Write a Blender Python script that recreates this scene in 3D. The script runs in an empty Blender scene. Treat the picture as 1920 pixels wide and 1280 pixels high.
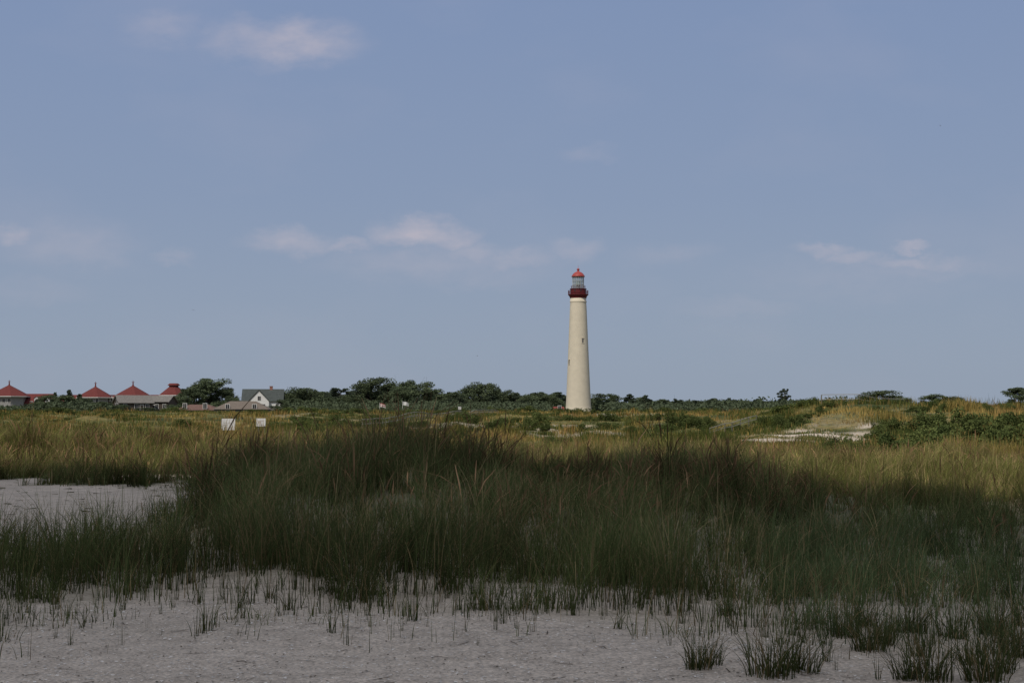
import bpy, math, random
import numpy as np
from mathutils import Vector, Matrix
rng=np.random.default_rng(7); random.seed(7)
scene=bpy.context.scene
COL=scene.collection
F=2933.0; CAMH=1.7; HOR=790.0

# ------------------------------------------------------------ helpers
def _hash(ix,iy,s):
    n=(ix*374761393+iy*668265263+s*1442695041)&0xffffffff
    n=((n^(n>>13))*1274126177)&0xffffffff
    n=(n^(n>>16))&0xffff
    return n/65535.0
def vnoise(x,y,s=0):
    x=np.asarray(x,float); y=np.asarray(y,float)
    ix=np.floor(x).astype(np.int64); iy=np.floor(y).astype(np.int64)
    fx=x-ix; fy=y-iy; fx=fx*fx*(3-2*fx); fy=fy*fy*(3-2*fy)
    a=_hash(ix,iy,s);b=_hash(ix+1,iy,s);c=_hash(ix,iy+1,s);d=_hash(ix+1,iy+1,s)
    return (a*(1-fx)+b*fx)*(1-fy)+(c*(1-fx)+d*fx)*fy
def fbm(x,y,s=0,o=4):
    v=0;a=.5;t=0
    for i in range(o):
        v=v+a*vnoise(x*2**i+17.3*i,y*2**i+5.1*i,s+i); t+=a; a*=.5
    return v/t
def sst(a,b,x):
    t=np.clip((x-a)/(b-a),0,1); return t*t*(3-2*t)
def bearing(x,y):
    return 960+F*x/np.maximum(y,6.0)

YB=[-1e5,14,20,60,100,150,200,300,500,700,9000]
ZB=[0,.02,.06,.25,.35,.95,1.6,2.9,4.7,5.2,5.0]
def H(x,y):
    x=np.asarray(x,float); y=np.asarray(y,float)
    u=bearing(x,y)
    z=np.interp(y,YB,ZB)
    A=np.interp(u,[330,450,560,700,760,850,940,1100,1250,1350,1450,1600,1920,2300],[0,.26,.40,.60,.68,.54,.34,.24,.28,.36,.14,.04,.0,.0])
    z=z+A*sst(14,27,y)*(1-sst(33,47,y))
    B=np.interp(u,[-400,0,200,330,450,620,700,950],[.65,.6,.55,.38,.22,.36,.3,0])
    z=z+B*sst(48,60,y)*(1-sst(66,90,y))
    C=sst(1300,1600,u)*2.0
    z=z+C*sst(94,130,y)*(1-.6*sst(150,260,y))
    z=z+.4*sst(1120,1300,u)*(1-sst(1500,1700,u))*sst(125,165,y)*(1-sst(230,330,y))
    amp=np.interp(y,[0,11,15,20,50,60,100,150,300,600],[.02,.04,.10,.14,.24,.5,1.3,1.7,1.8,1.0])
    z=z+amp*(fbm(x/8+3,y/14,11,3)-.5)
    z=z+np.interp(y,[0,10,20,60],[.04,.07,.06,.0])*(fbm(x/1.3,y/1.3,31,3)-.5)
    return z
def veg(x,y):
    u=bearing(x,y)
    n=fbm(x/1.4,y/1.4,51,3)-.5
    Fe=np.interp(u,[-300,0,200,400,700,1000,1200,1400,1600,1920,2300],[12.6,12.8,13.6,14.0,14.0,13.9,13.2,12.2,11.4,10.8,10.7])
    v=sst(-1.5,3.2,y-Fe+n*5.6)
    n2=fbm(x/2.6,y/2.6,71,4)-.5; n5=fbm(x/1.3,y/4,73,3)-.5
    edge=np.interp(y,[18,24,30,40,47],[270,330,350,345,380])
    bare=(1-sst(-50,55,u-edge+n2*260))*sst(18.8,21.5,y+n2*7)*(1-sst(40,45.5,y+n2*12+n5*16))
    v=v*(1-bare)
    n4=fbm(x/1.5,y/3,77,3)
    bp=sst(1370,1440,u+n2*140)*(1-sst(1590,1660,u+n2*140))*sst(92,98,y+n2*14)*(1-sst(110,116,y+n2*18))
    v=v*(1-.95*bp*sst(.38,.50,n4))
    s2=sst(.61,.70,fbm(x/10+9,y/20,91,3))*sst(60,90,y)*sst(350,700,u)*(1-.8*sst(1250,1450,u))
    v=v*(1-.4*s2)
    return v
def Hs(x,y): return float(H(np.array([x]),np.array([y]))[0])
def at(u,v):
    """first ground point seen along a bearing / depression"""
    d=np.exp(np.linspace(math.log(8),math.log(900),3000))
    x=(u-960)/F*d
    py=HOR+F*(CAMH-H(x,d))/d
    k=np.argmax(py<=v) if (py<=v).any() else len(d)-1
    return float(x[k]),float(d[k])

def new_obj(name,me,parent=None,kind=None,label=None,cat=None,group=None,loc=None,rotz=0,scale=None):
    o=bpy.data.objects.new(name,me); COL.objects.link(o)
    if parent is not None: o.parent=parent
    if kind: o["kind"]=kind
    if label: o["label"]=label
    if cat: o["category"]=cat
    if group: o["group"]=group
    if loc is not None: o.location=loc
    o.rotation_euler[2]=rotz
    if scale is not None: o.scale=scale
    return o
def mesh_quads(name,V,Q,mat,col=None,smooth=False):
    me=bpy.data.meshes.new(name)
    V=np.asarray(V,np.float32); Q=np.asarray(Q,np.int32); n=Q.shape[1]
    me.vertices.add(len(V)); me.vertices.foreach_set("co",V.ravel())
    me.loops.add(Q.size); me.loops.foreach_set("vertex_index",Q.ravel())
    me.polygons.add(len(Q)); me.polygons.foreach_set("loop_start",np.arange(0,Q.size,n,dtype=np.int32))
    me.polygons.foreach_set("loop_total",np.full(len(Q),n,np.int32))
    if smooth: me.polygons.foreach_set("use_smooth",np.ones(len(Q),bool))
    me.update(calc_edges=True)
    if col is not None:
        a=me.color_attributes.new("Col",'FLOAT_COLOR','POINT')
        c=np.ones((len(V),4),np.float32); c[:,:3]=col; a.data.foreach_set("color",c.ravel())
    me.materials.append(mat)
    return me
class MB:
    """polygon mesh builder with material slots"""
    def __init__(s,*mats): s.v=[];s.f=[];s.m=[];s.mats=mats
    def poly(s,pts,m=0):
        b=len(s.v); s.v+= [tuple(p) for p in pts]; s.f.append(list(range(b,b+len(pts)))); s.m.append(m)
    def box(s,x0,x1,y0,y1,z0,z1,m=0):
        b=len(s.v)
        s.v+=[(x0,y0,z0),(x1,y0,z0),(x1,y1,z0),(x0,y1,z0),(x0,y0,z1),(x1,y0,z1),(x1,y1,z1),(x0,y1,z1)]
        for q in ((0,3,2,1),(4,5,6,7),(0,1,5,4),(1,2,6,5),(2,3,7,6),(3,0,4,7)): s.f.append([b+i for i in q]); s.m.append(m)
    def lathe(s,prof,n=32,m=0,c=(0,0)):
        b=len(s.v)
        for r,z in prof:
            for i in range(n):
                a=2*math.pi*i/n; s.v.append((c[0]+r*math.cos(a),c[1]+r*math.sin(a),z))
        for k in range(len(prof)-1):
            for i in range(n):
                j=(i+1)%n; s.f.append([b+k*n+i,b+k*n+j,b+(k+1)*n+j,b+(k+1)*n+i]); s.m.append(m)
        s.f.append([b+i for i in range(n)][::-1]); s.m.append(m)
        s.f.append([b+(len(prof)-1)*n+i for i in range(n)]); s.m.append(m)
    def tube(s,p,q,r0,r1,n=6,m=0):
        p=Vector(p);q=Vector(q);d=(q-p).normalized()
        a=d.orthogonal().normalized(); c=d.cross(a); b=len(s.v)
        for P,r in((p,r0),(q,r1)):
            for i in range(n):
                t=2*math.pi*i/n; s.v.append(tuple(P+a*r*math.cos(t)+c*r*math.sin(t)))
        for i in range(n):
            j=(i+1)%n; s.f.append([b+i,b+j,b+n+j,b+n+i]); s.m.append(m)
        s.f.append([b+i for i in range(n)][::-1]);s.m.append(m)
        s.f.append([b+n+i for i in range(n)]);s.m.append(m)
    def mesh(s,name,smooth=False):
        me=bpy.data.meshes.new(name); me.from_pydata(s.v,[],s.f)
        for m in s.mats: me.materials.append(m)
        me.polygons.foreach_set("material_index",s.m)
        if smooth:
            me.polygons.foreach_set("use_smooth",[len(f)==4 for f in s.f])
        me.update(); return me

# ------------------------------------------------------------ materials
def mat(name,col,rough=.8,noise=0.0,nscale=3.0,bump=0.0,spec=.2,metal=0):
    m=bpy.data.materials.new(name); m.use_nodes=True; nt=m.node_tree; p=nt.nodes["Principled BSDF"]
    p.inputs["Base Color"].default_value=(*col,1); p.inputs["Roughness"].default_value=rough
    p.inputs["Specular IOR Level"].default_value=spec; p.inputs["Metallic"].default_value=metal
    tc=nt.nodes.new("ShaderNodeTexCoord"); n=nt.nodes.new("ShaderNodeTexNoise")
    n.inputs["Scale"].default_value=nscale; n.inputs["Detail"].default_value=5
    nt.links.new(tc.outputs["Object"],n.inputs["Vector"])
    if noise>0:
        mr=nt.nodes.new("ShaderNodeMapRange"); mr.inputs[3].default_value=1-noise; mr.inputs[4].default_value=1+noise
        mr.inputs[1].default_value=.3; mr.inputs[2].default_value=.7
        nt.links.new(n.outputs[0],mr.inputs[0])
        mx=nt.nodes.new("ShaderNodeVectorMath"); mx.operation='SCALE'; mx.inputs[0].default_value=col
        nt.links.new(mr.outputs[0],mx.inputs["Scale"]); nt.links.new(mx.outputs[0],p.inputs["Base Color"])
    if bump>0:
        b=nt.nodes.new("ShaderNodeBump"); b.inputs["Strength"].default_value=bump
        nt.links.new(n.outputs[0],b.inputs["Height"]); nt.links.new(b.outputs[0],p.inputs["Normal"])
    return m
def leafmat(name,trans=.25,vary=.25):
    m=bpy.data.materials.new(name); m.use_nodes=True; nt=m.node_tree; nt.nodes.remove(nt.nodes["Principled BSDF"])
    d=nt.nodes.new("ShaderNodeBsdfDiffuse")
    a=nt.nodes.new("ShaderNodeAttribute"); a.attribute_name="Col"; src=a.outputs["Color"]
    if vary>0:
        oi=nt.nodes.new("ShaderNodeObjectInfo")
        mr=nt.nodes.new("ShaderNodeMapRange"); mr.inputs[3].default_value=1-vary; mr.inputs[4].default_value=1+vary
        nt.links.new(oi.outputs["Random"],mr.inputs[0])
        sc=nt.nodes.new("ShaderNodeVectorMath"); sc.operation='SCALE'
        nt.links.new(src,sc.inputs[0]); nt.links.new(mr.outputs[0],sc.inputs["Scale"]); src=sc.outputs[0]
    nt.links.new(src,d.inputs["Color"]); out=d.outputs[0]
    if trans>0:
        t=nt.nodes.new("ShaderNodeBsdfTranslucent"); nt.links.new(src,t.inputs["Color"])
        mx=nt.nodes.new("ShaderNodeMixShader"); mx.inputs[0].default_value=trans
        nt.links.new(out,mx.inputs[1]); nt.links.new(t.outputs[0],mx.inputs[2]); out=mx.outputs[0]
    nt.links.new(out,nt.nodes["Material Output"].inputs["Surface"])
    return m
M_grass=leafmat("grass_blades",.3,0.0); M_leaf=leafmat("foliage",.12,.18)
M_bark=mat("bark",(.09,.07,.055),.9,.3,6,.4)

def ground_material():
    m=bpy.data.materials.new("ground_sand_and_turf"); m.use_nodes=True; nt=m.node_tree; p=nt.nodes["Principled BSDF"]
    N=nt.nodes.new; L=nt.links.new
    p.inputs["Roughness"].default_value=.95; p.inputs["Specular IOR Level"].default_value=.1
    tc=N("ShaderNodeTexCoord")
    def noise(s,d=4):
        n=N("ShaderNodeTexNoise"); n.inputs["Scale"].default_value=s; n.inputs["Detail"].default_value=d; L(tc.outputs["Object"],n.inputs["Vector"]); return n
    def ramp(n,stops):
        r=N("ShaderNodeValToRGB"); L(n.outputs[0],r.inputs[0])
        e=r.color_ramp.elements
        while len(e)<len(stops): e.new(.5)
        for i,(q,c) in enumerate(stops): e[i].position=q; e[i].color=(*c,1)
        return r
    def mix(f,a,b,t='MIX'):
        x=N("ShaderNodeMix"); x.data_type='RGBA'; x.blend_type=t
        if isinstance(f,float): x.inputs[0].default_value=f
        else: L(f,x.inputs[0])
        L(a,x.inputs[6]); L(b,x.inputs[7]); return x.outputs[2]
    big=ramp(noise(.35,5),[(.3,(.55,.48,.405)),(.7,(.66,.575,.485))])
    grain=ramp(noise(38,3),[(.35,(.62,.62,.62)),(.65,(1.16,1.14,1.12))])
    sand=mix(1.0,big.outputs[0],grain.outputs[0],'MULTIPLY')
    mid=ramp(noise(4.5,6),[(.38,(.84,.83,.82)),(.62,(1.05,1.04,1.03))])
    sand=mix(1.0,sand,mid.outputs[0],'MULTIPLY')
    turf=ramp(noise(.12,8),[(.36,(.05,.065,.022)),(.47,(.11,.115,.04)),(.56,(.19,.155,.06)),(.68,(.09,.10,.035))])
    turf2=ramp(noise(1.7,6),[(.35,(.55,.55,.55)),(.65,(1.3,1.25,1.2))])
    tf=mix(1.0,turf.outputs[0],turf2.outputs[0],'MULTIPLY')
    a=N("ShaderNodeAttribute"); a.attribute_name="Col"
    sep=N("ShaderNodeSeparateColor"); L(a.outputs["Color"],sep.inputs[0])
    L(mix(sep.outputs[0],sand,tf),p.inputs["Base Color"])
    b1=N("ShaderNodeBump"); b1.inputs["Strength"].default_value=.6; b1.inputs["Distance"].default_value=.015
    L(noise(26,6).outputs[0],b1.inputs["Height"])
    b2=N("ShaderNodeBump"); b2.inputs["Strength"].default_value=.35; b2.inputs["Distance"].default_value=.08
    L(noise(2.0,4).outputs[0],b2.inputs["Height"]); L(b1.outputs[0],b2.inputs["Normal"]); L(b2.outputs[0],p.inputs["Normal"])
    return m
# ------------------------------------------------------------ ground
th=np.concatenate([np.arange(-180,-26,4.0),np.arange(-26,26,.16),np.arange(26,180,4.0)])
th=np.radians(th); R=np.exp(np.arange(math.log(.6),math.log(12000),.014)); nt_,nr=len(th),len(R)
RR,TT=np.meshgrid(R,th,indexing='ij'); X=RR*np.sin(TT); Y=RR*np.cos(TT); Z=H(X,Y)
Vg=np.stack([X.ravel(),Y.ravel(),Z.ravel()],1)
i=np.arange(nr-1)[:,None]*nt_; j=np.arange(nt_)[None,:]; j2=(j+1)%nt_
Q=np.stack([(i+j),(i+j2),(i+nt_+j2),(i+nt_+j)],-1).reshape(-1,4)[:, ::-1]
vg=np.clip(veg(X,Y).ravel(),0,1)
nearfade=np.interp(Y.ravel(),[0,16,22,40,60],[.15,.3,.7,.9,1])
cg=np.stack([vg*nearfade]*3,1)
me=mesh_quads("ground",Vg,Q,ground_material(),cg,True)
ground=new_obj("ground",me,kind="structure",label="pale sandy beach rising into low grassy dunes",cat="ground")

# ------------------------------------------------------------ blades
def blades(P,h,w,ld,lean,k,c0,c1,plume=None,face=None):
    n=len(P); t=np.linspace(0,1,k+1)
    side=rng.uniform(0,2*np.pi,n) if face is None else face
    sx,sy=np.cos(side),np.sin(side)
    V=np.zeros((n,k+1,2,3),np.float32); C=np.zeros((n,k+1,2,3),np.float32)
    bx,by=np.cos(ld),np.sin(ld)
    for q,tt in enumerate(t):
        off=h*lean*(.25*tt+.75*tt**2.2)
        zz=h*(tt-0.36*lean*tt**2.6)
        cx=P[:,0]+bx*off; cy=P[:,1]+by*off; cz=P[:,2]-.02+zz
        prof=max(.12,(1-tt)**.6)
        ww=w*prof*.5
        if plume is not None:
            pw=0.3 if tt<.7 else (1.9 if tt<.95 else .4)
            ww=np.where(plume,w*.5*pw,ww)
        for s,sg in((0,-1),(1,1)):
            V[:,q,s,0]=cx+sg*sx*ww; V[:,q,s,1]=cy+sg*sy*ww; V[:,q,s,2]=cz
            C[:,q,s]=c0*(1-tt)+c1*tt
    base=(np.arange(n)*(k+1)*2)[:,None]+(np.arange(k)*2)[None,:]
    Qd=np.stack([base,base+1,base+3,base+2],-1).reshape(-1,4)
    return V.reshape(-1,3),Qd,C.reshape(-1,3)
def lerp(a,b,t): return a*(1-t)[:,None]+b*t[:,None]
GD=np.array([.074,.089,.032]); GB=np.array([.076,.100,.042]); ST=np.array([.27,.20,.10]); RU=np.array([.20,.12,.065]); OL=np.array([.155,.155,.045]); GO=np.array([.40,.29,.10])

def scatter(y0,y1,dens_fn,cell):
    n=int(cell); 
    yy=np.sqrt(rng.uniform(y0*y0,y1*y1,n)); xx=yy*rng.uniform(-.37,.37,n)
    keep=rng.random(n)<dens_fn(xx,yy)
    return xx[keep],yy[keep]
def dn(x,y):
    v=veg(x,y); c=fbm(x/.8,y/.8,131,2)
    return np.where(v<.75, .80*v*(.10+.90*sst(.44,.62,c)), .20+.70*sst(.32,.60,c))
tx,ty=scatter(10,62,dn,23000)
tx2,ty2=scatter(10.5,20,lambda x,y:dn(x,y)*1.0,2000); tx=np.append(tx,tx2); ty=np.append(ty,ty2); nA=len(tx)
# lone shoots thinning out over the sand
tx3,ty3=scatter(10.8,18,lambda x,y:sst(-2.6,1.5,y-np.interp(bearing(x,y),[0,400,1000,1400,1920],[13.2,13.9,13.8,12.6,11.2]))*sst(.38,.60,fbm(x/.7,y/.7,181,2)),3400); tx=np.append(tx,tx3); ty=np.append(ty,ty3)
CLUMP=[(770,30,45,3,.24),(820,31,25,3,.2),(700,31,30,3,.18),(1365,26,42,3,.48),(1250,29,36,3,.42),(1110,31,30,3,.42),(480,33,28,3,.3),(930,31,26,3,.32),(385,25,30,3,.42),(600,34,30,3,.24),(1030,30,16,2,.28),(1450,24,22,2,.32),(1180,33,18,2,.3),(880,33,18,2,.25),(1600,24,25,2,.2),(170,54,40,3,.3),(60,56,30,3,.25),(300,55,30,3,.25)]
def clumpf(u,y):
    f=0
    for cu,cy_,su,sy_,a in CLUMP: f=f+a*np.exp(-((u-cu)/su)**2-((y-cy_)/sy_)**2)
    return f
nt0=len(tx)
nb=rng.integers(12,26,nt0); 
vt=veg(tx,ty); nb=np.where(vt<.5,rng.integers(5,15,nt0),nb)
nb[nA:]=rng.integers(2,6,nt0-nA)
tf_=rng.uniform(.5,1.35,nt0); td=rng.normal(.4,1.6,nt0); trad=rng.uniform(.06,.17,nt0)
idx=np.repeat(np.arange(nt0),nb); n=len(idx)
rad=rng.random(n)**.6*trad[idx]; ang=rng.uniform(0,2*np.pi,n)
px=tx[idx]+rad*np.cos(ang); py=ty[idx]+rad*np.sin(ang)
vv=veg(px,py); uu=bearing(px,py)
hh=np.interp(vv,[0,.45,1],[.26,.44,.67])*(.25+1.45*fbm(px/1.5,py/1.5,141,3))*rng.uniform(.5,1.2,n)*tf_[idx]
hh*=np.interp(uu,[0,300,500,750,900,1000,1200,1340,1450,1900],[.9,.93,1.03,1.1,1.0,.90,.90,.95,.85,.80])
cf=clumpf(uu,py); hh*=1+1.5*cf
hh*=np.interp(py,[11,16,30,60],[.85,1.0,1.05,1.05])
ld=np.where(rng.random(n)<.45,ang,td[idx]+rng.normal(0,.4,n)); lean=np.abs(rng.normal(.45,.32,n))
lean=np.where(idx>=nA,lean*.5,lean)
pl=rng.random(n)<(.06*sst(.5,.62,fbm(px/4,py/4,151,2))+.005+.4*cf)
pl&=py>19
hh=np.where(pl,hh*1.06+.08,hh)
g=sst(.35,.65,fbm(px/3,py/3,161,3)); blue=sst(1350,1550,uu)*(1-sst(18,24,py))
c0=lerp(np.tile(GD,(n,1)),np.tile(GB,(n,1)),np.clip(blue+.2*g,0,1))
far=np.clip(sst(36,50,py)+sst(1380,1600,uu)*sst(24,32,py),0,1)
c0=lerp(c0,np.tile(OL*.9,(n,1)),far*.8)
dry=rng.random(n)<(.09+.14*g+.16*far)
c0[dry]=ST*.75
c0[pl]=RU*.8
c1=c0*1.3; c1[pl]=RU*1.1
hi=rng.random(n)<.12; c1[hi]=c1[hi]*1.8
tone=(.30+1.4*fbm(tx/1.2,ty/1.2,171,2))[idx]*rng.uniform(.65,1.4,nt0)[idx]*(1-np.clip(1.3*cf,0,.55))  # crest clumps get extra shadow darkness multiplied into their blade colour
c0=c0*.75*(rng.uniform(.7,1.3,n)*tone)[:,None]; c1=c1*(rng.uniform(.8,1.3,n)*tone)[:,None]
w=np.interp(py,[11,20,60],[.0065,.009,.022])*rng.uniform(.7,1.3,n)
P=np.stack([px,py,H(px,py)],1)
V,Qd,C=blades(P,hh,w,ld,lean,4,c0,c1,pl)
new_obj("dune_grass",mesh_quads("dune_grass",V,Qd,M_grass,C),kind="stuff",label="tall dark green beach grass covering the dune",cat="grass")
print("near blades",n)

def dm(x,y): return veg(x,y)*(.25+.75*sst(.36,.56,fbm(x/3,y/3,201,3)))*np.interp(y,[52,90,180,420],[1,.85,.5,.3])
tx,ty=scatter(50,420,dm,86000)
tx2,ty2=scatter(50,130,dm,30000); tx=np.append(tx,tx2); ty=np.append(ty,ty2)
nb=6; idx=np.repeat(np.arange(len(tx)),nb); n=len(idx)
spread=np.interp(ty,[50,100,400],[.18,.3,.9])[idx]
px=tx[idx]+rng.normal(0,1,n)*spread; py=ty[idx]+rng.normal(0,1,n)*spread
a1=fbm(px/6,py/24,211,4); a2=fbm(px/4+40,py/14,221,3); a3=fbm(px/2.5+40,py/4,227,2)
uu=bearing(px,py)
hh=(.12+.75*a2+.65*sst(.55,.72,a3))*rng.uniform(.5,1.2,n)*np.interp(py,[50,100,400],[.92,.88,.82])
hh*=.42+.72*sst(.38,.6,fbm(px/3.5+7,py/9,231,3))
hh*=1-.55*sst(1330,1420,uu)*(1-sst(1620,1690,uu))*sst(72,82,py)*(1-sst(112,120,py))
w=np.interp(py,[50,100,200,420],[.024,.045,.10,.22])*rng.uniform(.6,1.3,n)
g=sst(.44,.54,a1+.05*np.exp(-((uu-1150)/350)**2)); r=sst(.52,.62,a2+.05*(1-sst(200,600,uu)))
c0=lerp(np.tile(OL,(n,1)),np.tile(GO,(n,1)),g*.95)
c0=lerp(c0,np.tile(np.array([.30,.165,.07]),(n,1)),r*.65*(rng.random(n)<.6))
grn=sst(.51,.58,fbm(px/5+9,py/20+3,241,3))
gr=rng.random(n)<(.12+.65*grn); c0[gr]=np.array([.084,.108,.031])
tall=sst(.57,.68,a3); c0=lerp(c0,c0*np.array([.72,.72,.68]),tall)
c0=c0*rng.uniform(.6,1.25,n)[:,None]; c1=c0*1.15
P=np.stack([px,py,H(px,py)],1)
V,Qd,C=blades(P,hh,w,rng.uniform(0,6.28,n),np.abs(rng.normal(.2,.15,n)),2,c0,c1)
new_obj("meadow_grass",mesh_quads("meadow_grass",V,Qd,M_grass,C),kind="stuff",label="sunlit golden and olive meadow grass",cat="grass")
print("mid blades",n)

# individual tufts on the open sand
tuft_me=[]
for kx in range(7):
    n=[90,34,140,18,9,80,5][kx]
    ang=rng.uniform(0,6.28,n); rad=rng.random(n)**.7*[.20,.07,.30,.09,.10,.24,.12][kx]
    P=np.stack([rad*np.cos(ang),rad*np.sin(ang),np.zeros(n)],1)
    h=rng.uniform(.3,1.0,n); le=np.abs(rng.normal([.4,.3,.42,.16,.12,.35,.15][kx],[.3,.3,.3,.14,.1,.3,.1][kx],n))
    c0=np.tile(GD*.75,(n,1)); dry=rng.random(n)<.2; c0[dry]=ST*.7
    c0=c0*rng.uniform(.6,1.3,n)[:,None]
    V,Qd,C=blades(P,h,rng.uniform(.010,.020,n),ang+rng.normal(0,.5,n),le,5,c0,c0*1.4)
    tuft_me.append(mesh_quads("grass_tuft_blades",V,Qd,M_grass,C))
def tuft(u,v,hp,k,label,group):
    x,y=at(u,v); s=hp/F*y
    return new_obj("grass_tuft",tuft_me[k],label=label,cat="grass tuft",group=group,loc=(x,y,Hs(x,y)-.01),rotz=random.uniform(0,6.28),scale=(s*1.2,s*1.2,s))
big=[(1308,1248,100,0),(1330,1240,80,5),(1290,1250,70,3),(1440,1262,125,2),(1478,1250,110,0),(1505,1255,95,5),(1545,1235,85,3),(1625,1215,95,2),(1655,1205,85,0),
     (1690,1268,95,0),(1735,1270,120,2),(1720,1225,80,5),(1840,1272,120,2),(1868,1256,105,0),(1815,1240,90,5),(1640,1268,75,4),(1905,1225,100,2),(1780,1190,100,5),(1430,1190,70,3),(1580,1190,90,5),(1760,1272,75,4),(1500,1200,75,3),(1700,1180,90,2),(1620,1170,80,0),(1860,1185,100,2),(1920,1170,90,0),(1400,1225,50,3),(1560,1250,45,4)]
for u,v,h,k in big: tuft(u,v,h,k,"bushy green beach grass clump on open sand","beach grass clumps on the open sand")
small=[(395,1178,85,3),(625,1182,80,3),(775,1160,90,3),(945,1165,70,3),(998,1180,65,4),(700,1170,50,4),(460,1155,60,3),(740,1190,35,6),(755,1178,45,4),(1112,1200,30,4),(1010,1195,28,6),(1160,1175,45,3),(1250,1150,60,3),(1075,1150,50,3),(860,1140,55,3),(540,1140,60,3),(110,1130,70,3),(60,1145,60,3),(420,1120,60,3),(150,1150,45,4),(235,1140,50,3),(330,1135,50,4),(15,1170,45,3),(50,1165,60,4),(590,1150,60,4),(690,1150,55,3),(1185,1195,35,4),(1200,1140,60,3),(1275,1165,45,3),(1360,1150,60,5),(910,1140,45,4),(360,1090,60,3),(280,1100,60,3)]
for u,v,h,k in small: tuft(u,v,h,k,"sparse upright beach grass shoots in sand","sparse grass shoots on the sand")
for q in range(130):
    u=random.choice([random.uniform(-40,1400),random.gauss(random.choice([80,430,650,780,930,1200]),70)]); v=1100+85*abs(random.gauss(0,.5)); v=min(v,1205)
    tuft(u,v,random.uniform(26,80),random.choice([4,4,6,6,4,3]),"sparse upright beach grass shoots in sand","sparse grass shoots on the sand")

def flecks(n,y0,y1,smin,smax,col,mm,name,label,cat,long=1,ur=None):
    yy=rng.uniform(y0,y1,n); xx=yy*rng.uniform(-.36,.36,n)
    if ur: xx=yy*(rng.uniform(ur[0],ur[1],n)-960)/F
    k=veg(xx,yy)<.5; xx=xx[k];yy=yy[k]; n=len(xx)
    s=smin+(smax-smin)*rng.random(n)**3; a=rng.uniform(0,6.28,n)
    if ur: a=rng.normal(0,.3,n)
    z=H(xx,yy)+.004
    V=np.zeros((n,4,3)); 
    for q,(p,r_) in enumerate([(-1,-.6),(1,-.5),(.8,.6),(-.7,.5)]):
        lx=p*s*long; ly=r_*s
        V[:,q,0]=xx+lx*np.cos(a)-ly*np.sin(a); V[:,q,1]=yy+lx*np.sin(a)+ly*np.cos(a); V[:,q,2]=z+rng.uniform(0,1,n)*s*.7
    Qd=np.arange(n*4).reshape(-1,4)
    C=np.repeat(np.array(col)[None]*rng.uniform(.6,1.1,n)[:,None],4,0)
    new_obj(name,mesh_quads(name,V.reshape(-1,3),Qd,mm,C),kind="stuff",label=label,cat=cat)
flecks(18000,9.2,14.5,.003,.015,(.90,.86,.80),M_grass,"shell_fragments","tiny white shell fragments scattered over sand","shells")
flecks(7000,9.2,16,.003,.013,(.12,.10,.07),M_grass,"dark_debris","small dark plant crumbs scattered over sand","debris")
flecks(140,9.6,15,.005,.008,(.09,.07,.055),M_grass,"dry_stems","thin dry plant stems lying on sand","debris",16)
flecks(110,24,42,.02,.06,(.15,.14,.09),M_grass,"wrack_debris","flat dried weed lying on open sand","debris",2.2,(-60,340))

# ------------------------------------------------------------ foliage
def leaves(centres,radii,n,size,c_lo,c_hi,flat=.75,jag=0):
    k=len(centres); ci=rng.integers(0,k,n)
    d=rng.normal(0,1,(n,3)); d/=np.linalg.norm(d,axis=1)[:,None]; rr=rng.random(n)**.45
    P=centres[ci]+d*(radii[ci]*rr)[:,None]*np.array([1,1,flat])
    a=rng.normal(0,1,(n,3)); a/=np.linalg.norm(a,axis=1)[:,None]
    b=np.cross(a,rng.normal(0,1,(n,3))); b/=np.linalg.norm(b,axis=1)[:,None]
    s=size*rng.uniform(.5,1.3,n)[:,None]
    V=np.stack([P-a*s,P+b*s*.6,P+a*s,P-b*s*.6],1).reshape(-1,3)
    cc=rng.uniform(0,1,k)[ci]*.6+rng.uniform(0,1,n)*.4
    C=np.array(c_lo)*(1-cc[:,None])+np.array(c_hi)*cc[:,None]
    return V,np.arange(4*n).reshape(-1,4),np.repeat(C,4,0)
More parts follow.
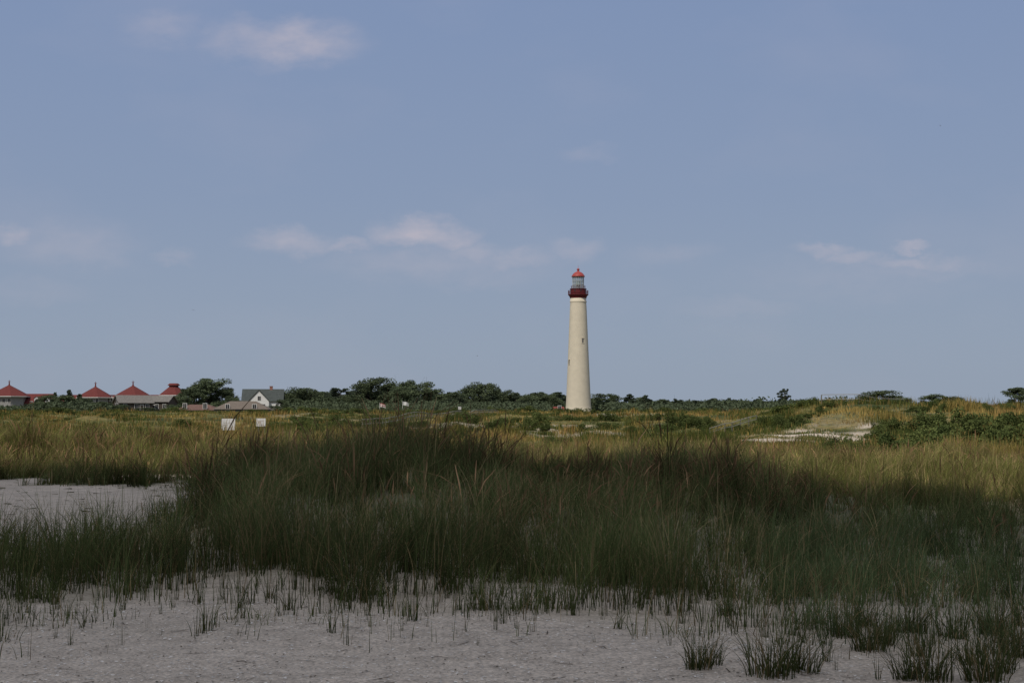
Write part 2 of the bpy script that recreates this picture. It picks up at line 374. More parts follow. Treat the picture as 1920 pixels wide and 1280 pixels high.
def make_tree(kind,seed):  # leaf colours lightened and tinted bluish to carry distance haze
    r=random.Random(seed); mb=MB(M_bark)
    if kind=='broad':
        W=5.0; Ht=10
        cs=[];rs=[]
        for q in range(54):
            a=r.uniform(0,6.28); rad=W*r.random()**.5*.86; zz=r.uniform(.08,.9)*Ht
            dome=math.sqrt(max(0,1-((zz/Ht-.4)/.58)**2)) if zz/Ht>.4 else .9+.1*zz/Ht/.4
            cs.append((rad*dome*math.cos(a),rad*dome*math.sin(a),zz)); rs.append(r.uniform(.8,1.5))
        mb.tube((0,0,-.5),(.2,.1,2.6),.38,.28,8)
        for c in cs[:10]: mb.tube((.2,.1,2.4),c,.17,.04,5)
        cr=leaves(np.array(cs),np.array(rs),9500,.20,(.062,.082,.050),(.112,.138,.074))
    elif kind=='pine':
        cs=[];rs=[];Ht=10
        for q in range(24):
            a=r.uniform(0,6.28); zz=r.uniform(2.5,9.3); rad=r.uniform(.5,3.6)*(1 if zz<8 else .6)
            cs.append((rad*math.cos(a),rad*math.sin(a),zz)); rs.append(r.uniform(.7,1.3))
        mb.tube((0,0,-.5),(.3,0,5),.3,.2,8); mb.tube((.3,0,5),(.1,.2,9),.2,.07,7)
        for c in cs: mb.tube((.25,.05,max(2,c[2]-1.4)),c,.1,.03,5)
        cr=leaves(np.array(cs),np.array(rs),4500,.22,(.040,.054,.040),(.068,.086,.054),.5)
    else:
        cs=[];rs=[];Ht=10; W=r.uniform(2.4,3.2)
        for q in range(40):
            t=r.random()**.9; zz=.4+t*9; rad=W*(1-t)**.7*r.uniform(.3,1.05)+.1; a=r.uniform(0,6.28)
            cs.append((rad*math.cos(a),rad*math.sin(a),zz)); rs.append(r.uniform(.6,1.15)*(1.25-.6*t))
        mb.tube((0,0,-.5),(0,0,9.2),.28,.05,7)
        for c in cs[:12]: mb.tube((0,0,max(.5,c[2]-.6)),c,.07,.02,4)
        cr=leaves(np.array(cs),np.array(rs),5200,.20,(.048,.064,.046),(.08,.10,.060),.9)
    return mb.mesh("trunk"),mesh_quads("crown",cr[0],cr[1],M_leaf,cr[2])
TV={k:[make_tree(k,s) for s in range(m)] for k,m in(('broad',5),('pine',2),('cedar',4))}
TL={'broad':("leafy_tree","rounded green broadleaf tree behind the dunes","tree","broadleaf trees along the skyline"),
    'pine':("pine_tree","dark wind-shaped pine with open flat layers","pine tree","pines along the skyline"),
    'cedar':("cedar_tree","small dark pointed cedar behind the dunes","cedar tree","cedars along the skyline")}
def tree(kind,u,top,wpx,Y,var=None,label=None):
    x=(u-960)/F*Y; z=Hs(x,Y)-.2; ztop=CAMH+(HOR-top)/F*Y; s=max(.12,(ztop-z)/9.7)
    wid={'broad':8.4,'pine':8.0,'cedar':6.0}[kind]; sx=wpx/F*Y/wid
    nm,lb,ct,gp=TL[kind]; v=random.choice(TV[kind]) if var is None else TV[kind][var]
    e=new_obj(nm,None,label=label or lb,cat=ct,group=gp,loc=(x,Y,z),rotz=random.uniform(0,6.28),scale=(sx,sx,s)); e.empty_display_size=.5
    new_obj("trunk",v[0],parent=e); new_obj("crown",v[1],parent=e)
T=[('broad',395,708,92,600),('broad',352,728,56,590),('broad',372,720,64,605),('broad',420,726,52,600),('broad',565,726,80,560),('broad',540,736,50,560),('broad',602,740,66,560),('pine',638,727,56,545),('pine',655,732,40,548),('broad',708,706,84,570),('broad',680,718,66,575),('broad',732,718,50,572),('broad',778,712,80,570),('broad',752,724,56,560),('broad',808,726,56,572),
 ('broad',830,737,80,570),('broad',862,735,64,560),('broad',902,717,78,580),('broad',940,728,50,590),('broad',880,727,60,590),('broad',975,736,76,580),('broad',1010,739,66,600),('broad',1037,746,44,600),
 ('broad',1135,737,74,570),('broad',1117,744,46,560),('cedar',1180,738,40,560),('cedar',1210,741,40,560),('broad',1195,744,70,580),
 ('broad',1655,731,88,420),('broad',1625,743,56,420),('broad',1690,745,50,410),('broad',1752,739,60,300),('broad',1785,743,60,300),('broad',1908,726,64,330),('pine',1470,727,26,520),('cedar',1466,742,28,520),
 ('broad',92,739,44,540),('broad',125,740,56,530),('broad',30,761,70,520),('broad',160,746,50,535),('broad',208,756,50,535),('cedar',130,730,28,560),('broad',5,762,60,500),('broad',340,742,50,560),('broad',436,746,40,570),('broad',550,746,50,500),('broad',625,744,60,540),('broad',660,740,56,540),
 ('broad',228,758,36,500),('broad',275,764,44,495),('broad',325,758,36,500),('broad',455,752,34,520),('broad',534,748,40,520),('broad',515,760,36,510),('cedar',150,738,26,545),('cedar',104,736,26,545),('cedar',70,748,24,545)]
for t in T: tree(*t)
for q in range(56):
    u=random.uniform(1205,1610); tree('cedar',u,random.uniform(746,757),random.uniform(24,44),random.uniform(500,600))
for q in range(24):
    u=random.uniform(1110,1600); tree('broad',u,random.uniform(747,756),random.uniform(50,90),random.uniform(540,600))
for q in range(50):
    u=random.uniform(545,1050); tree(random.choice(['cedar','broad','broad']),u,random.uniform(731,752),random.uniform(36,84),random.uniform(545,620))
for q in range(18):
    u=random.uniform(75,240); tree('broad',u,random.uniform(752,766),random.uniform(30,50),random.uniform(470,500))
for q in range(8):
    u=random.uniform(-20,75); tree('broad',u,random.uniform(762,768),random.uniform(30,50),random.uniform(470,500))

# bushes
bush_me=[]
for s in range(5):
    r=random.Random(40+s); cs=[];rs=[]
    for q in range(18):
        a=r.uniform(0,6.28); rad=r.random()**.6*1.15; cs.append((rad*math.cos(a),rad*math.sin(a),r.uniform(.1,.8)*(1.15-.45*rad))); rs.append(r.uniform(.24,.42))
    V,Qd,C=leaves(np.array(cs),np.array(rs),3600,.055,(.044,.062,.022),(.115,.138,.046),.85)
    bush_me.append(mesh_quads("bush_leaves",V,Qd,M_leaf,C))
def bush(u,v,wpx,hpx,Y=None):
    if Y is None: x,y=at(u,v)
    else: y=Y; x=(u-960)/F*Y
    sw=wpx/F*y/2.8; sh=hpx/F*y/1.1
    new_obj("bush",random.choice(bush_me),label="dense dark green shrub on a grassy dune",cat="bush",group="shrubs on the dunes",loc=(x,y,Hs(x,y)-.1),rotz=random.uniform(0,6.28),scale=(sw,sw,sh))
for u,v,w_,h_ in [(1570,846,110,34),(1530,848,70,24),(1610,842,50,24),(1470,802,70,38),(1440,796,60,26),(1500,796,60,26),(1275,800,80,34),(1250,808,50,24),(1300,804,70,26),(1005,800,65,36),(1000,808,70,26),(935,806,60,26),(1140,804,70,20),(1090,808,60,18),(1190,812,50,18),
  (1700,850,140,62),(1760,840,150,66),(1820,836,150,66),(1880,840,140,66),(1730,815,120,50),(1790,810,120,54),(1850,810,120,54),(1910,810,110,56),(1650,822,70,32),(1680,812,80,36),(1900,860,80,40),(1840,855,90,32),(1780,862,70,24),(1745,858,80,30),
  (520,806,80,18),(600,806,90,22),(650,802,80,20),(700,800,90,22),(560,800,90,18),(380,806,50,14),(340,800,70,18),(620,795,80,18),(780,800,70,18),(265,822,50,34),(470,835,70,36),(510,845,80,34),(880,812,50,18),(560,838,50,22),(1330,800,60,20),(1380,806,50,18)]:
    bush(u,v,w_,h_)
for q in range(44):
    bush(random.uniform(1420,1960),0,random.uniform(34,100),random.uniform(8,20),random.uniform(122,170))
for q in range(26):
    bush(random.uniform(1640,1960),0,random.uniform(24,70),random.uniform(16,34),random.uniform(70,125))
for q in range(60):
    bush(random.uniform(560,1400),0,random.uniform(24,80),random.uniform(12,24),random.uniform(80,200))
for q in range(50):
    bush(random.uniform(600,1450),0,random.uniform(30,80),random.uniform(8,15),random.uniform(200,420))
for q in range(46):
    bush(random.uniform(-20,760),0,random.uniform(30,80),random.uniform(8,13),random.uniform(200,430))
bush(1040,0,26,12,505); bush(1060,0,22,10,505)

# far thicket (mass)
n=70000; yy=rng.uniform(450,640,n); xx=yy*rng.uniform(-.38,.24,n)
hz=(1.2+3.6*fbm(xx/14,yy/14,301,3))*rng.random(n)**.9
s=rng.uniform(.22,.55,n)[:,None]
P=np.stack([xx,yy,H(xx,yy)+hz],1); u_=bearing(xx,yy)
keep=~((np.abs(xx-(1084-960)/F*531)<7)&(yy<545)); keep&=~((u_>210)&(u_<540)&(yy<600))&~((u_<360)&(yy>500))
keep&=~((np.abs(u_-1047)<14)&(yy<530)); keep&=~((u_<90)&(hz>2.0))
P=P[keep]; s=s[keep]; n=len(P)
a=rng.normal(0,1,(n,3)); a/=np.linalg.norm(a,axis=1)[:,None]; b=np.cross(a,rng.normal(0,1,(n,3))); b/=np.linalg.norm(b,axis=1)[:,None]
V=np.stack([P-a*s,P+b*s*.6,P+a*s,P-b*s*.6],1).reshape(-1,3)
C=np.repeat(np.array([[.068,.086,.052]])*rng.uniform(.7,1.2,n)[:,None],4,0)
new_obj("distant_thicket",mesh_quads("distant_thicket",V,np.arange(4*n).reshape(-1,4),M_leaf,C),kind="stuff",label="low dark green coastal thicket along the horizon",cat="thicket")

# ------------------------------------------------------------ lighthouse
M_cream=mat("cream_masonry",(.56,.505,.40),.85,.05,.7,.05)
M_maroon=mat("maroon_iron",(.11,.018,.022),.5,.15,4)
M_red=mat("red_metal_roof",(.31,.055,.05),.5,.1,3,spec=.3)
M_redm=mat("muted_red_shingles",(.20,.05,.045),.8,.1,3)
M_grey=mat("pale_grey_iron",(.42,.44,.44),.5,.1,4)
M_dark=mat("dark_opening",(.03,.03,.032),.6,.1,3)
M_pane=mat("grey_window_pane",(.14,.13,.12),.5,.1,3)  # even warm grey for the tower window panes
M_white=mat("white_paint",(.62,.62,.60),.6,.05,2)
M_lens=mat("lens_prisms",(.35,.42,.42),.2,.2,8,spec=.6)
def glassmat():
    m=bpy.data.materials.new("lantern_panes"); m.use_nodes=True; nt=m.node_tree
    p=nt.nodes["Principled BSDF"]; p.inputs["Base Color"].default_value=(.25,.32,.33,1); p.inputs["Roughness"].default_value=.08
    t=nt.nodes.new("ShaderNodeBsdfTransparent"); mx=nt.nodes.new("ShaderNodeMixShader"); 
    fr=nt.nodes.new("ShaderNodeTexNoise"); mr=nt.nodes.new("ShaderNodeMapRange"); mr.inputs[3].default_value=.5; mr.inputs[4].default_value=.8
    nt.links.new(fr.outputs[0],mr.inputs[0]); nt.links.new(mr.outputs[0],mx.inputs[0])
    nt.links.new(p.outputs[0],mx.inputs[1]); nt.links.new(t.outputs[0],mx.inputs[2]); nt.links.new(mx.outputs[0],nt.nodes["Material Output"].inputs[0]); return m
M_glass=glassmat()
LY=531; LX=(1084.5-960)/F*LY; LZ=4.2
def zz(v): return CAMH+(HOR-v)/F*LY-LZ
px=LY/F
lh=new_obj("lighthouse",None,label="tall cream tapering lighthouse with maroon gallery and red dome",cat="lighthouse",loc=(LX,LY,LZ))
mb=MB(M_cream); zt=zz(559)
prof=[]
for k in range(15):
    t=k/14; prof.append((px*(24.4-9.4*t**.92),t*zt))
prof=[(px*26,-2),(px*26,.8),(px*24.8,1.1)]+prof[1:]
z0=prof[-1][1]
prof=prof[:-1]+[(px*15.1,z0-1.6),(px*15.1,z0-1.5),(px*15.9,z0-1.3),(px*15.9,z0-1.0),(px*15.1,z0-.9),(px*15.1,z0)]
mb.lathe(prof,64); new_obj("tower",mb.mesh("tower",True),parent=lh)
mb=MB(M_maroon); g0=zz(559)
mb.lathe([(px*15.2,g0),(px*15.9,g0+.3),(px*16.9,g0+.7),(px*17.2,g0+.9),(px*19.2,g0+1.1),(px*19.2,g0+1.35),(px*15,g0+1.35)],48)
gal=new_obj("gallery",mb.mesh("gallery"),parent=lh)
mb=MB(M_maroon)
for zr in(.45,.85,1.25): 
    zc=g0+1.35+zr; mb.lathe([(px*18.7,zc),(px*19.0,zc),(px*19.0,zc+.08),(px*18.7,zc+.08),(px*18.7,zc)],48); mb.f=mb.f[:-2]; mb.m=mb.m[:-2]
for q in range(48):
    a=q*math.pi/24; c,s_=math.cos(a),math.sin(a); mb.tube((px*18.85*c,px*18.85*s_,g0+1.3),(px*18.85*c,px*18.85*s_,g0+2.68),.045,.045,4)
new_obj("railing",mb.mesh("railing"),parent=gal)
mb=MB(M_maroon); w0=g0+1.35; w1=zz(541)
mb.lathe([(px*14.8,w0),(px*14.8,w1-.25),(px*15.8,w1-.2),(px*15.8,w1),(px*12,w1+.02)],48)
wr=new_obj("watch_room",mb.mesh("watch_room"),parent=lh)
for q in range(8):
    a=q*math.pi/4+.3
    m2=MB(M_dark); m2.box(-.3,.3,-.05,.05,0,1.0); o=new_obj("porthole",m2.mesh("porthole"),parent=wr,loc=(px*14.8*math.cos(a),px*14.8*math.sin(a),w0+.8),rotz=a+math.pi/2)
l0=w1+.02; l1=zz(519)
mb=MB(M_grey)
Rl=px*10.6
for lv in (0,.33,.66,1):
    z_=l0+(l1-l0)*lv; mb.lathe([(Rl-.02,z_-.06),(Rl+.07,z_-.06),(Rl+.07,z_+.06),(Rl-.02,z_+.06),(Rl-.02,z_-.06)],16); mb.f=mb.f[:-2]; mb.m=mb.m[:-2]
for q in range(16):
    a=q*math.pi/8; mb.tube((Rl*math.cos(a),Rl*math.sin(a),l0),(Rl*math.cos(a),Rl*math.sin(a),l1),.06,.06,5)
lan=new_obj("lantern_frame",mb.mesh("lantern_frame"),parent=lh)
mb=MB(M_glass); mb.lathe([(Rl-.05,l0+.05),(Rl-.05,l1-.05)],16); mb.f=mb.f[:-2]; mb.m=mb.m[:-2]; new_obj("lantern_glass",mb.mesh("lantern_glass"),parent=lan)
mb=MB(M_lens); mb.lathe([(.5,l0),(.55,l0+.8),(.9,l0+1.1),(1.0,l0+1.7),(.9,l0+2.3),(.5,l0+2.6)],16); new_obj("lens",mb.mesh("lens"),parent=lan)
mb=MB(M_maroon); 
for zr in(.5,.95): mb.lathe([(px*13.2,l0+zr),(px*13.4,l0+zr),(px*13.4,l0+zr+.06),(px*13.2,l0+zr+.06),(px*13.2,l0+zr)],32); mb.f=mb.f[:-2]; mb.m=mb.m[:-2]
for q in range(24):
    a=q*math.pi/12; mb.tube((px*13.3*math.cos(a),px*13.3*math.sin(a),l0-.1),(px*13.3*math.cos(a),px*13.3*math.sin(a),l0+1.0),.035,.035,4)
new_obj("lantern_railing",mb.mesh("lantern_railing"),parent=lh)
mb=MB(M_red); r0=l1+.08
mb.lathe([(px*12.6,r0),(px*12.6,r0+.18),(px*11.6,r0+.5),(px*9.6,r0+1.05),(px*6.6,r0+1.5),(px*3.6,r0+1.75),(px*2.2,r0+1.85),(px*2.2,r0+2.1)],32)
rf=new_obj("dome_roof",mb.mesh("dome_roof",True),parent=lh)
mb=MB(M_red); c=r0+2.1; mb.lathe([(.15,c),(.42,c+.15),(.5,c+.42),(.42,c+.68),(.15,c+.82),(.05,c+.9),(.03,c+2.0)],14)
new_obj("ventilator_ball",mb.mesh("ventilator_ball",True),parent=rf)
def lwin(v,a):
    t=zz(v)/zt; r=px*(24.4-9.4*t**.92)
    m=MB(M_cream,M_pane); m.box(-.5,.5,-.12,.2,-.25,-.05,0); m.box(-.45,.45,-.1,.2,1.5,1.7,0); m.box(-.26,.26,-.06,.2,-.04,1.49,1)
    new_obj("window",m.mesh("window"),parent=lh,loc=(r*math.sin(a),-r*math.cos(a),zz(v)),rotz=a)
lwin(643,math.radians(24)); lwin(683,math.radians(-62)); lwin(610,math.radians(204)); lwin(720,math.radians(150))

# ------------------------------------------------------------ houses
M_redroof=mat("red_shingles",(.125,.033,.030),.9,.18,2,.2)
M_greyroof=mat("weathered_grey_shingles",(.16,.15,.14),.9,.2,2,.2)
M_tanroof=mat("tan_shingles",(.15,.125,.105),.9,.15,2,.2)
M_brownroof=mat("reddish_brown_shingles",(.14,.085,.07),.9,.15,2,.2)
M_greenroof=mat("dark_green_grey_shingles",(.06,.07,.068),.85,.2,2,.2)
M_brownwall=mat("brown_cedar_siding",(.07,.058,.05),.9,.2,3,.2)
M_wallw=mat("white_siding",(.60,.60,.59),.75,.06,2)
M_wallp=mat("pale_grey_siding",(.26,.255,.25),.85,.1,2)
M_wallg=mat("grey_siding",(.13,.13,.125),.85,.1,2)
def window_me(w=1.0,h=1.4):
    m=MB(M_white,M_dark); m.box(-w/2-.12,w/2+.12,-.05,.1,-.1,h+.1,0); m.box(-w/2,-.04,-.09,.05,0,h,1); m.box(.04,w/2,-.09,.05,0,h,1)
    return m.mesh("window")
WM=window_me()
def door_me():
    m=MB(M_white,M_brownwall); m.box(-.65,.65,-.05,.1,0,2.3,0); m.box(-.5,.5,-.09,.05,0,2.1,1); return m.mesh("door")
DM=door_me()
def gable(name,label,u,Y,w,d,hw,hr,rot,mw,mr,ov=.5,nwin=3,gwin=False,hip=0,zoff=0,chim=False):
    x=(u-960)/F*Y; z=Hs(x,Y)-.3+zoff
    e=new_obj(name,None,label=label,cat="house",loc=(x,Y,z),rotz=rot)
    mb=MB(mw); mb.box(-w/2,w/2,-d/2,d/2,-1.5,hw)
    if hip==0:
        for s in(-1,1):
            xx=s*w/2; mb.poly([(xx,-d/2,hw),(xx,d/2,hw),(xx,0,hw+hr)])
    wall=new_obj("wall",mb.mesh("wall"),parent=e)
    mb=MB(mr); W=w/2+ov; D=d/2+ov; k=hr/(d/2); zl=hw-ov*k; t=.18
    R_=W-hip
    P_=[(-W,-D,zl+.02),(W,-D,zl+.02),(W,D,zl+.02),(-W,D,zl+.02),(-R_,0,hw+hr+.05),(R_,0,hw+hr+.05)]
    mb.poly([P_[0],P_[1],P_[5],P_[4]]); mb.poly([P_[2],P_[3],P_[4],P_[5]])
    if hip>0: mb.poly([P_[1],P_[2],P_[5]]); mb.poly([P_[3],P_[0],P_[4]]); mb.poly([P_[0],P_[3],P_[2],P_[1]])
    me=mb.mesh("roof"); rf=new_obj("roof",me,parent=e)
    if hip==0:
        md=rf.modifiers.new("thick",'SOLIDIFY'); md.thickness=t; md.offset=1
    for q in range(nwin):
        xx=(q+.5)/nwin*w-w/2
        for lev in range(1 if hw<4 else 2):
            new_obj("window",WM,parent=e,loc=(xx,-d/2-.02,1+lev*2.7))
    if hw>=2.6: new_obj("door",DM,parent=e,loc=(w/nwin*.5 if nwin%2==1 and nwin>1 else 0,-d/2-.02,0.0))
    if gwin:
        for s in(-1,1):
            for yy in(-1.4,1.4): new_obj("window",WM,parent=e,loc=(s*(w/2+.02),yy,1.2),rotz=s*math.pi/2)
            new_obj("window",WM,parent=e,loc=(s*(w/2+.02),0,hw-.2),rotz=s*math.pi/2)
    if chim:
        mb=MB(mat("chimney_brick",(.25,.12,.09),.9,.2,5)); mb.box(-.5,.5,-.45,.45,hw+hr*.4,hw+hr+1.0); mb.box(-.6,.6,-.55,.55,hw+hr+1.003,hw+hr+1.2)
        new_obj("chimney",mb.mesh("chimney"),parent=rf,loc=(w*.2,0,0))
    return e,x,z
Yh=620; xh=(180-960)/F*Yh; zh=5.0
ht=new_obj("seaside_retreat_house",None,label="long pale seaside building with red pyramid roof pavilions",cat="building",loc=(xh,Yh,zh))
def ux(u): return (u-960)/F*Yh-xh
def vz(v): return CAMH+(HOR-v)/F*Yh-zh
mb=MB(M_wallp); mb.box(ux(-60),ux(110),-4,5,-1,vz(757)); mb.box(ux(110),ux(350),-3,5,-1,vz(754))
new_obj("wall",mb.mesh("wall"),parent=ht)
mb=MB(M_redroof)
for a,b,v0,v1,yf in((-60,112,757,738,-4),(112,352,754,740,-3)):
    z0_=vz(v0);z1_=vz(v1);x0=ux(a)-.5;x1=ux(b)+.5
    mb.poly([(x0,yf-.8,z0_),(x1,yf-.8,z0_),(x1-3,.5,z1_),(x0+3,.5,z1_)]); mb.poly([(x1,5.8,z0_),(x0,5.8,z0_),(x0+3,.5,z1_),(x1-3,.5,z1_)])
    mb.poly([(x1,yf-.8,z0_),(x1,5.8,z0_),(x1-3,.5,z1_)]); mb.poly([(x0,5.8,z0_),(x0,yf-.8,z0_),(x0+3,.5,z1_)])
new_obj("wing_roof",mb.mesh("wing_roof"),parent=ht)
for du in (75,95,215,290):
    x_=ux(du); zb=vz(752 if du<110 else 750)
    mb=MB(M_wallw,M_redroof); mb.box(x_-.9,x_+.9,-4.2,-1.0,zb-.6,zb+1.1); mb.poly([(x_-1.2,-4.5,zb+1.0),(x_,-4.5,zb+1.9),(x_,-.5,zb+1.9),(x_-1.2,-.5,zb+1.0)],1); mb.poly([(x_+1.2,-4.5,zb+1.0),(x_+1.2,-.5,zb+1.0),(x_,-.5,zb+1.9),(x_,-4.5,zb+1.9)],1); mb.poly([(x_-.9,-4.2,zb+1.1),(x_+.9,-4.2,zb+1.1),(x_,-4.2,zb+1.85)],0)
    d=new_obj("dormer",mb.mesh("dormer"),parent=ht); new_obj("window",WM,parent=d,loc=(x_,-4.22,zb-.4),scale=(.8,1,.8))
for cu,hwid,ve,va,cup in((22,38,743,722,0),(183,33,745,725,0),(253,37,745,723,0),(329,26,741,726,1)):
    c=ux(cu); r=hwid*Yh/F; ze=vz(ve); za=vz(va)
    mb=MB(M_wallp)
    pts=[(c+r*.86*math.cos(t),r*.86*math.sin(t)-3) for t in [math.pi/8+q*math.pi/4 for q in range(8)]]
    for q in range(8):
        p,q2=pts[q],pts[(q+1)%8]; mb.poly([(*p,-1),(*q2,-1),(*q2,ze),(*p,ze)])
    pv=new_obj("pavilion",mb.mesh("pavilion"),parent=ht)
    mb=MB(M_redroof,M_white)
    pr=[(c+r*1.06*math.cos(t),r*1.06*math.sin(t)-3) for t in [math.pi/8+q*math.pi/4 for q in range(8)]]
    top=.34 if cup else .03
    pt=[(c+(p[0]-c)*top,(p[1]+3)*top-3) for p in pr]
    pm=[(c+(p[0]-c)*.5,(p[1]+3)*.5-3) for p in pr]; zm=ze+(za-ze)*.52
    for q in range(8):
        a,b=q,(q+1)%8
        if cup: mb.poly([(*pr[a],ze),(*pr[b],ze),(*pt[b],za),(*pt[a],za)])
        else:
            mb.poly([(*pr[a],ze),(*pr[b],ze),(*pm[b],zm),(*pm[a],zm)]); mb.poly([(*pm[a],zm),(*pm[b],zm),(*pt[b],za),(*pt[a],za)])
        mb.poly([(*pr[a],ze-.25),(*pr[b],ze-.25),(*pr[b],ze-.01),(*pr[a],ze-.01)],1)
    mb.poly([(*p,ze-.25) for p in pr],1)
    rf=new_obj("pavilion_roof",mb.mesh("pavilion_roof"),parent=pv)
    if cup:
        mb=MB(M_redroof); rr=r*.34
        mb.lathe([(rr,za+.02),(rr,za+.6),(rr*1.3,za+.62),(rr*1.3,za+.8),(rr*1.1,za+1.2),(rr*.9,za+1.5)],8,0,(c,-3)); new_obj("cupola",mb.mesh("cupola"),parent=rf)
    else:
        mb=MB(M_redroof); mb.lathe([(.5,za-.3),(.28,za+.3),(.2,za+.9),(.32,za+1.05),(.12,za+1.3),(.08,za+2.0)],8,0,(c,-3)); mb.box(c-.55,c+.55,-3.06,-2.94,za+1.35,za+1.5); new_obj("finial",mb.mesh("finial"),parent=rf)
    for q in range(3):
        for lev in(1.2,4.2):
            new_obj("window",WM,parent=pv,loc=(c+(q-1)*2.2,-3-r*.86*math.cos(math.pi/8)-.03,lev))
for q in range(24):
    u=-50+q*16.5
    if min(abs(u-k) for k in(22,183,253,329))<30: continue
    new_obj("window",WM,parent=ht,loc=(ux(u),(-4.03 if u<110 else -3.03),3.2))
gable("shingled_house","brown shingled house with weathered grey gable roof",250,520,11,8,2.9,2.3,.5,M_brownwall,M_greyroof,gwin=True,zoff=.7)
gable("shingled_house","dark brown house with long pale grey roof",296,530,10.5,8,3.3,1.9,-.15,M_brownwall,M_greyroof,nwin=4,zoff=.5)
gable("low_bungalow","low bungalow with broad tan grey hip roof",456,430,14.5,9,1.3,2.0,.05,M_wallg,M_tanroof,hip=4.2,nwin=2,zoff=.2)
gable("low_bungalow","low bungalow with reddish brown shallow roof",374,440,11.5,8,.7,1.4,-.1,M_wallg,M_brownroof,hip=3.5,nwin=2,zoff=.2)
e,x,z=gable("white_cottage","white cottage with dark green roof and front gable",494,545,13.5,8,3.6,3.8,.08,M_wallw,M_greenroof,nwin=4,chim=True,zoff=1.2)
mb=MB(M_wallw); gw=3.3
mb.poly([(-gw-1,-5.2,-1.5),(gw-1,-5.2,-1.5),(gw-1,-5.2,3.6),(-1,-5.2,7.0),(-gw-1,-5.2,3.6)])
for s in(-1,1): mb.poly([(s*gw-1,-5.2,-1.5),(s*gw-1,-3.9,-1.5),(s*gw-1,-3.9,3.6),(s*gw-1,-5.2,3.6)])
fg=new_obj("front_gable",mb.mesh("front_gable"),parent=e)
mb=MB(M_greenroof)
for s in(-1,1): mb.poly([(s*(gw+.4)-1,-5.5,3.22),(s*(gw+.4)-1,-1.0,3.22),(-1,-1.0,7.12),(-1,-5.5,7.12)])
o=new_obj("front_gable_roof",mb.mesh("front_gable_roof"),parent=fg); md=o.modifiers.new("t",'SOLIDIFY'); md.thickness=.18
for xx,zw in((-2.5,.9),(.5,.9),(-1,3.6)): new_obj("window",WM,parent=fg,loc=(xx,-5.23,zw))
gable("oil_house","small building with muted red roof beside lighthouse",1047,520,3.2,3.2,1.0,.9,.2,M_wallw,M_redm,ov=.25,nwin=1)

# ------------------------------------------------------------ signs, flags, rails
M_post=mat("weathered_post",(.14,.13,.10),.9,.2,6,.2)
M_signw=mat("sign_face",(.62,.61,.60),.6,.04,2)
M_mark=mat("faded_print",(.52,.51,.50),.7,.1,5)
M_brn=mat("faded_brown_print",(.46,.40,.36),.7,.1,5)
def sign(u,v0,v1,wpx,Y,label,lines):
    x=(u-960)/F*Y; g=Hs(x,Y); w_=wpx/F*Y; z1=CAMH+(HOR-v0)/F*Y-g; z0=CAMH+(HOR-v1)/F*Y-g
    e=new_obj("notice_sign",None,label=label,cat="sign",loc=(x,Y,g),rotz=.03)
    mb=MB(M_signw); mb.box(-w_/2,w_/2,-.02,.02,z0,z1); p=new_obj("panel",mb.mesh("panel"),parent=e)
    mb=MB(lines[0]); hh_=z1-z0
    for a,b,l,r in lines[1]: mb.box(-w_/2+w_*l,-w_/2+w_*r,-.026,-.021,z0+hh_*a,z0+hh_*b)
    new_obj("faded_print",mb.mesh("faded_print"),parent=p)
    for s in(-1,1):
        mb=MB(M_post); mb.box(-.05,.05,.025,.11,-.4,z1-.05); new_obj("post",mb.mesh("post"),parent=e,loc=(s*w_*.32,0,0))
sign(429,784.5,806,25,90,"white rectangular notice board on wooden posts",(M_mark,[(.42,.5,.12,.42),(.60,.64,.12,.8),(.2,.24,.12,.7)]))
sign(490,784,799,17,98,"small pale notice board with brownish print",(M_brn,[(.3,.62,.2,.5),(.66,.74,.2,.8),(.15,.22,.2,.8)]))

def rail(pts,label,Hh=1.0,step=2.4,rr=.05):
    P=[((u-960)/F*Y,Y) for u,Y in pts]
    o=P[0]; e=new_obj("boardwalk_railing",None,label=label,cat="fence",group="wooden boardwalk railings",loc=(o[0],o[1],0))
    rails=MB(M_rail)
    pp=[]
    for a,b in zip(P[:-1],P[1:]):
        L=math.dist(a,b); n=max(1,int(L/step))
        for q in range(n): t=q/n; pp.append((a[0]+(b[0]-a[0])*t,a[1]+(b[1]-a[1])*t))
    pp.append(P[-1]); zs=np.array([Hs(*p) for p in pp])
    if len(zs)>7:
        zs=np.convolve(np.pad(zs,3,'edge'),np.ones(7)/7,'valid')
    mbp=MB(M_post); mbp.box(-.045,.045,-.045,.045,-.8,Hh); pm=mbp.mesh("post")
    for p,z in zip(pp,zs): new_obj("post",pm,parent=e,loc=(p[0]-o[0],p[1]-o[1],z))
    for hh_ in(Hh+.03,Hh*.62):
        for (p,z),(q,z2) in zip(zip(pp[:-1],zs[:-1]),zip(pp[1:],zs[1:])):
            rails.tube((p[0]-o[0],p[1]-o[1]-.1,z+hh_),(q[0]-o[0],q[1]-o[1]-.1,z2+hh_),rr,rr,4)
    new_obj("rails",rails.mesh("rails"),parent=e)
M_rail=mat("bleached_rail",(.36,.34,.29),.85,.15,4,.1)
rail([(680,150),(740,175),(800,205),(870,260),(935,330)],"long bleached wooden boardwalk railing crossing the meadow",1.1,2.4,.05)
rail([(1330,122),(1372,130),(1418,138)],"short bleached wooden railing on a dune slope",.8,2.4,.03)
rail([(1540,150),(1610,152),(1695,158)],"bleached wooden railing along a dune crest",1.1,2.4,.04)
